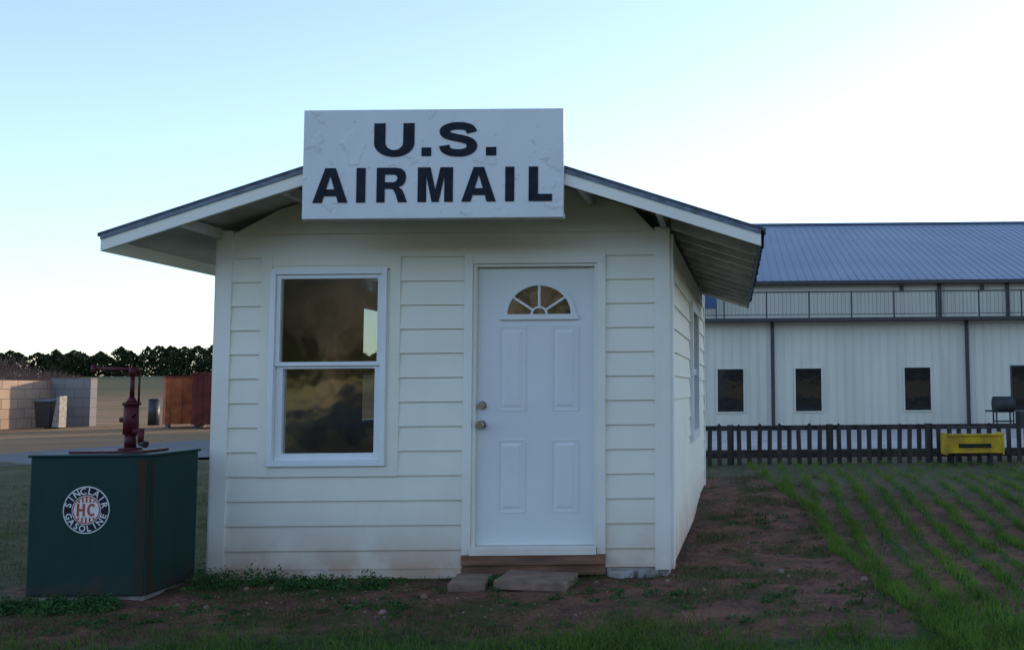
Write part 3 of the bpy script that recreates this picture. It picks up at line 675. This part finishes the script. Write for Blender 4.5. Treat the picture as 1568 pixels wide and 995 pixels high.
for i in range(9000):
    x=random.uniform(-120,-84); y=115+random.uniform(-4,4); h=3.6*(.6+.4*noise.noise((x*.2,0,0)))*(1 if x<-92 else max(.1,1-(x+92)/9))
    z=gz(x,y,False); zz=z+random.uniform(0,h); dv=Vector((random.uniform(-.6,.6),random.uniform(-.6,.6),1)).normalized()*random.uniform(.4,.9)
    w=.03; p_=Vector((x,y,zz)); V+=[p_+Vector((w,0,0)),p_-Vector((w,0,0)),p_+dv]
tris_obj('bare_brush',[tuple(v) for v in V],'twig')
def baretree(name,x,y,h,seed):
    rd=random.Random(seed); bb=B()
    def br(p,d,l,r,lv):
        segs=3 if lv<3 else 2
        for i in range(segs):
            d=(d+Vector((rd.uniform(-.2,.2),rd.uniform(-.2,.2),rd.uniform(-.02,.12)))).normalized(); q=p+d*l/segs; r2=r*.85
            bb.cyl(p,q,r,r2,'bark',7 if lv<2 else 3,False); p=q; r=r2
        if lv>=7: return
        for i in range(3 if lv<5 else 2):
            a=d.orthogonal().normalized(); a.rotate(Matrix.Rotation(rd.uniform(0,6.28),3,d)); nd=(d*rd.uniform(.7,1.1)+a*rd.uniform(.5,1.0)+Vector((0,0,.1))).normalized()
            br(p,nd,l*rd.uniform(.68,.86),r*.74,lv+1)
    br(Vector((x,y,gz(x,y,False)-.1)),Vector((0,0,1)),h*.16,h*.020,0); bb.obj(name)
baretree('bare_oak_tree',-9,-30.5,12,3); baretree('bare_oak_tree',-22,-36,14,5); baretree('bare_oak_tree',-28,-38,14,8); baretree('bare_oak_tree',-18,-41,14,21)
def blades(name,pts,h,w,k,lean=.5):
    n=len(pts); ang=rng.uniform(0,2*np.pi,n); hh=h*rng.uniform(.5,1.25,n); la=rng.uniform(0,2*np.pi,n); le=hh*rng.uniform(.05,lean,n)
    wd=np.stack([np.cos(ang),np.sin(ang),np.zeros(n)],1)*(w*rng.uniform(.6,1.2,n))[:,None]*.5
    mid=pts+np.stack([np.cos(la)*le*.35,np.sin(la)*le*.35,hh*.6],1); tip=pts+np.stack([np.cos(la)*le*1.2,np.sin(la)*le*1.2,hh],1)
    A,B_,C_,D_=pts-wd,pts+wd,mid+wd*.8,mid-wd*.8
    V=np.stack([A,B_,C_,A,C_,D_,D_,C_,tip],1).reshape(-1,3); return tris_obj(name,V,k)
def scatter(n,x0,x1,y0,y1,fn):
    out=[]
    for i in range(n):
        x=random.uniform(x0,x1); y=random.uniform(y0,y1)
        if random.random()<fn(x,y): out.append((x,y,gz(x,y)-.004))
    return np.array(out)
def inhouse(x,y): return (FX0-.03<x<FX1+.06+.03*max(0,y-6.7) and FY-.02<y<BY) or (tx0<x<tx1 and ty0<y<ty1)
def frow(x,y):
    xb=edge_x(x,y)
    if x<xb: return 0
    row=rowf(x,y)**4
    gap=.55+1.3*noise.noise((x*2.6,y*1.6,20))+.8*noise.noise((x*9,y*7,21))
    e_=1 if x<xb+.14 else 0
    near=.32*(1-sm(5.5,6.4,y+.5*noise.noise((x*2,y*2,2))))
    return min(1,row*max(.06,gap)*1.1+.7*e_*max(.25,gap)+near+.02)*(1-.7*sm(8,13,y))
def ffront(x,y):
    n=noise.noise((x*.9,y*.9,5)); n2=noise.noise((x*3,y*3,9))
    f=1-sm(5.0+.3*n+.12*n2-.1,5.55+.3*n+.12*n2,y)
    return f*(.3+.6*sm(-1.6,-.4,x))*max(.06,.55+1.2*noise.noise((x*2.5,y*2.5,30)))
pA=scatter(300000,.2,6.5,4.4,13.8,frow); pB=scatter(100000,-5.5,3,4.1,5.8,ffront)
if len(pA): pA[:,2]+=.012
blades('green_grass_rows',pA,.070,.007,'grass',.8)
blades('foreground_grass',pB,.060,.0065,'grassm',.9)
def fleft(x,y):
    if inhouse(x,y): return 0
    return max(.03,.35+.9*noise.noise((x*1.6,y*1.6,40)))*(.5 if x>-5 and y>5.6 else 1)*(1-.6*sm(8,11,y))
def fdirt(x,y):
    if inhouse(x,y): return 0
    v=noise.noise((x*2.0,y*2.0,50)); v2=.4*(1-sm(5.4,6.1,y))*(1-sm(-1.5,-.5,x)); return min(1,sm(.05,.32,v)*.8+v2)
pC=scatter(70000,-10,-3.9,4.3,12.5,fleft); pD=scatter(90000,-4.4,1.1,5.0,12.5,fdirt)
blades('dull_grass_patches',np.concatenate([pC,pD]),.040,.006,'grassd',1.1)
C=[]
def weed(x,y,r,h,n):
    z=gz(x,y); a=rng.uniform(0,6.28,n); q=np.sqrt(rng.uniform(0,1,n))*r
    C.append(np.stack([x+q*np.cos(a),y+q*np.sin(a)*.7,z+h*rng.uniform(.05,1,n)*(1-(q/r)**2*.6)],1))
for i in range(80):
    x=random.uniform(-3.85,-2.3); weed(x,6.66-random.uniform(0,.3),.07,random.uniform(.04,.14)*(1.25 if x<-3.2 else .7),60)
for i in range(14): weed(-1.62+random.uniform(-.08,.08),6.55+random.uniform(-.12,.1),.06,.07,50)
for i in range(90): weed(random.uniform(-4.75,-3.95),6.04-random.uniform(0,.28),.07,random.uniform(.03,.09),60)
for i in range(120): weed(random.uniform(-3.9,1.0),6.5-random.uniform(0,1.2),random.uniform(.03,.08),random.uniform(.02,.045),random.randint(12,45))
for i in range(45): weed(random.uniform(-.2,.9),random.uniform(6,9.5),.08,random.uniform(.02,.04),35)
C=np.concatenate(C); tris_obj('ground_weeds',leaves(C,.012),'leaf')
bb=B(); 
for i in range(340):
    x=random.uniform(-3.6,1.2); y=random.uniform(5.6,6.6) if x<-.3 else random.uniform(5.6,11)
    r=random.uniform(.004,.011)*(3.0 if random.random()<.08 else 1); z=gz(x,y)
    pts=[]
    for a in range(6): q=a*math.pi/3; pts.append((x+r*math.cos(q)*random.uniform(.7,1.2),y+r*math.sin(q)*random.uniform(.7,1.2),z-.002))
    o_=len(bb.v); bb.v+=pts+[(p_[0]*.6+x*.4,p_[1]*.6+y*.4,z+r*random.uniform(.5,.7)) for p_ in pts]
    for a in range(6): c_=(a+1)%6; bb.face((o_+a,o_+c_,o_+6+c_,o_+6+a),'stone')
    bb.face(tuple(o_+6+a for a in range(6)),'stone')
bb.obj('scattered_stones')
# ---------------------------------------------------------------- light
AZ,EL=math.radians(38),math.radians(7.5)
w=bpy.data.worlds.new("World"); S.world=w; w.use_nodes=True; t=w.node_tree
bg=t.nodes['Background']; sk=t.nodes.new('ShaderNodeTexSky'); sk.sky_type='NISHITA'; sk.sun_disc=False
sk.sun_elevation=EL; sk.sun_rotation=AZ; sk.altitude=300; sk.air_density=1.0; sk.dust_density=.4; sk.ozone_density=3.5
hs=t.nodes.new('ShaderNodeHueSaturation'); hs.inputs['Saturation'].default_value=.80
tint=t.nodes.new('ShaderNodeMix'); tint.data_type='RGBA'; tint.blend_type='MULTIPLY'; tint.inputs[0].default_value=1; tint.inputs[7].default_value=(1.07,.985,.97,1)
t.links.new(sk.outputs[0],hs.inputs['Color']); t.links.new(hs.outputs[0],tint.inputs[6]); t.links.new(tint.outputs[2],bg.inputs[0]); bg.inputs[1].default_value=.54
sd=Vector((math.sin(AZ)*math.cos(EL),math.cos(AZ)*math.cos(EL),math.sin(EL)))
L=bpy.data.lights.new('sun','SUN'); L.energy=5; L.angle=math.radians(.5); L.color=(1,.78,.54)
lo=bpy.data.objects.new('sun',L); lo.rotation_euler=sd.to_track_quat('Z','Y').to_euler(); col.objects.link(lo); lo.location=(30,40,30)
# ---------------------------------------------------------------- camera
cam=bpy.data.cameras.new('camera'); cam.sensor_width=36; cam.lens=1400/1568*36; cam.shift_x=-(1120-784)/1568; cam.clip_end=3000
co=bpy.data.objects.new('camera',cam); col.objects.link(co)
co.matrix_world=Matrix.Translation((0,0,1.35))@Matrix.Rotation(math.radians(94),4,'X')@Matrix.Rotation(math.radians(-.5),4,'Z')
S.camera=co
S.view_settings.view_transform='Standard'; S.view_settings.look='None'; S.view_settings.exposure=0
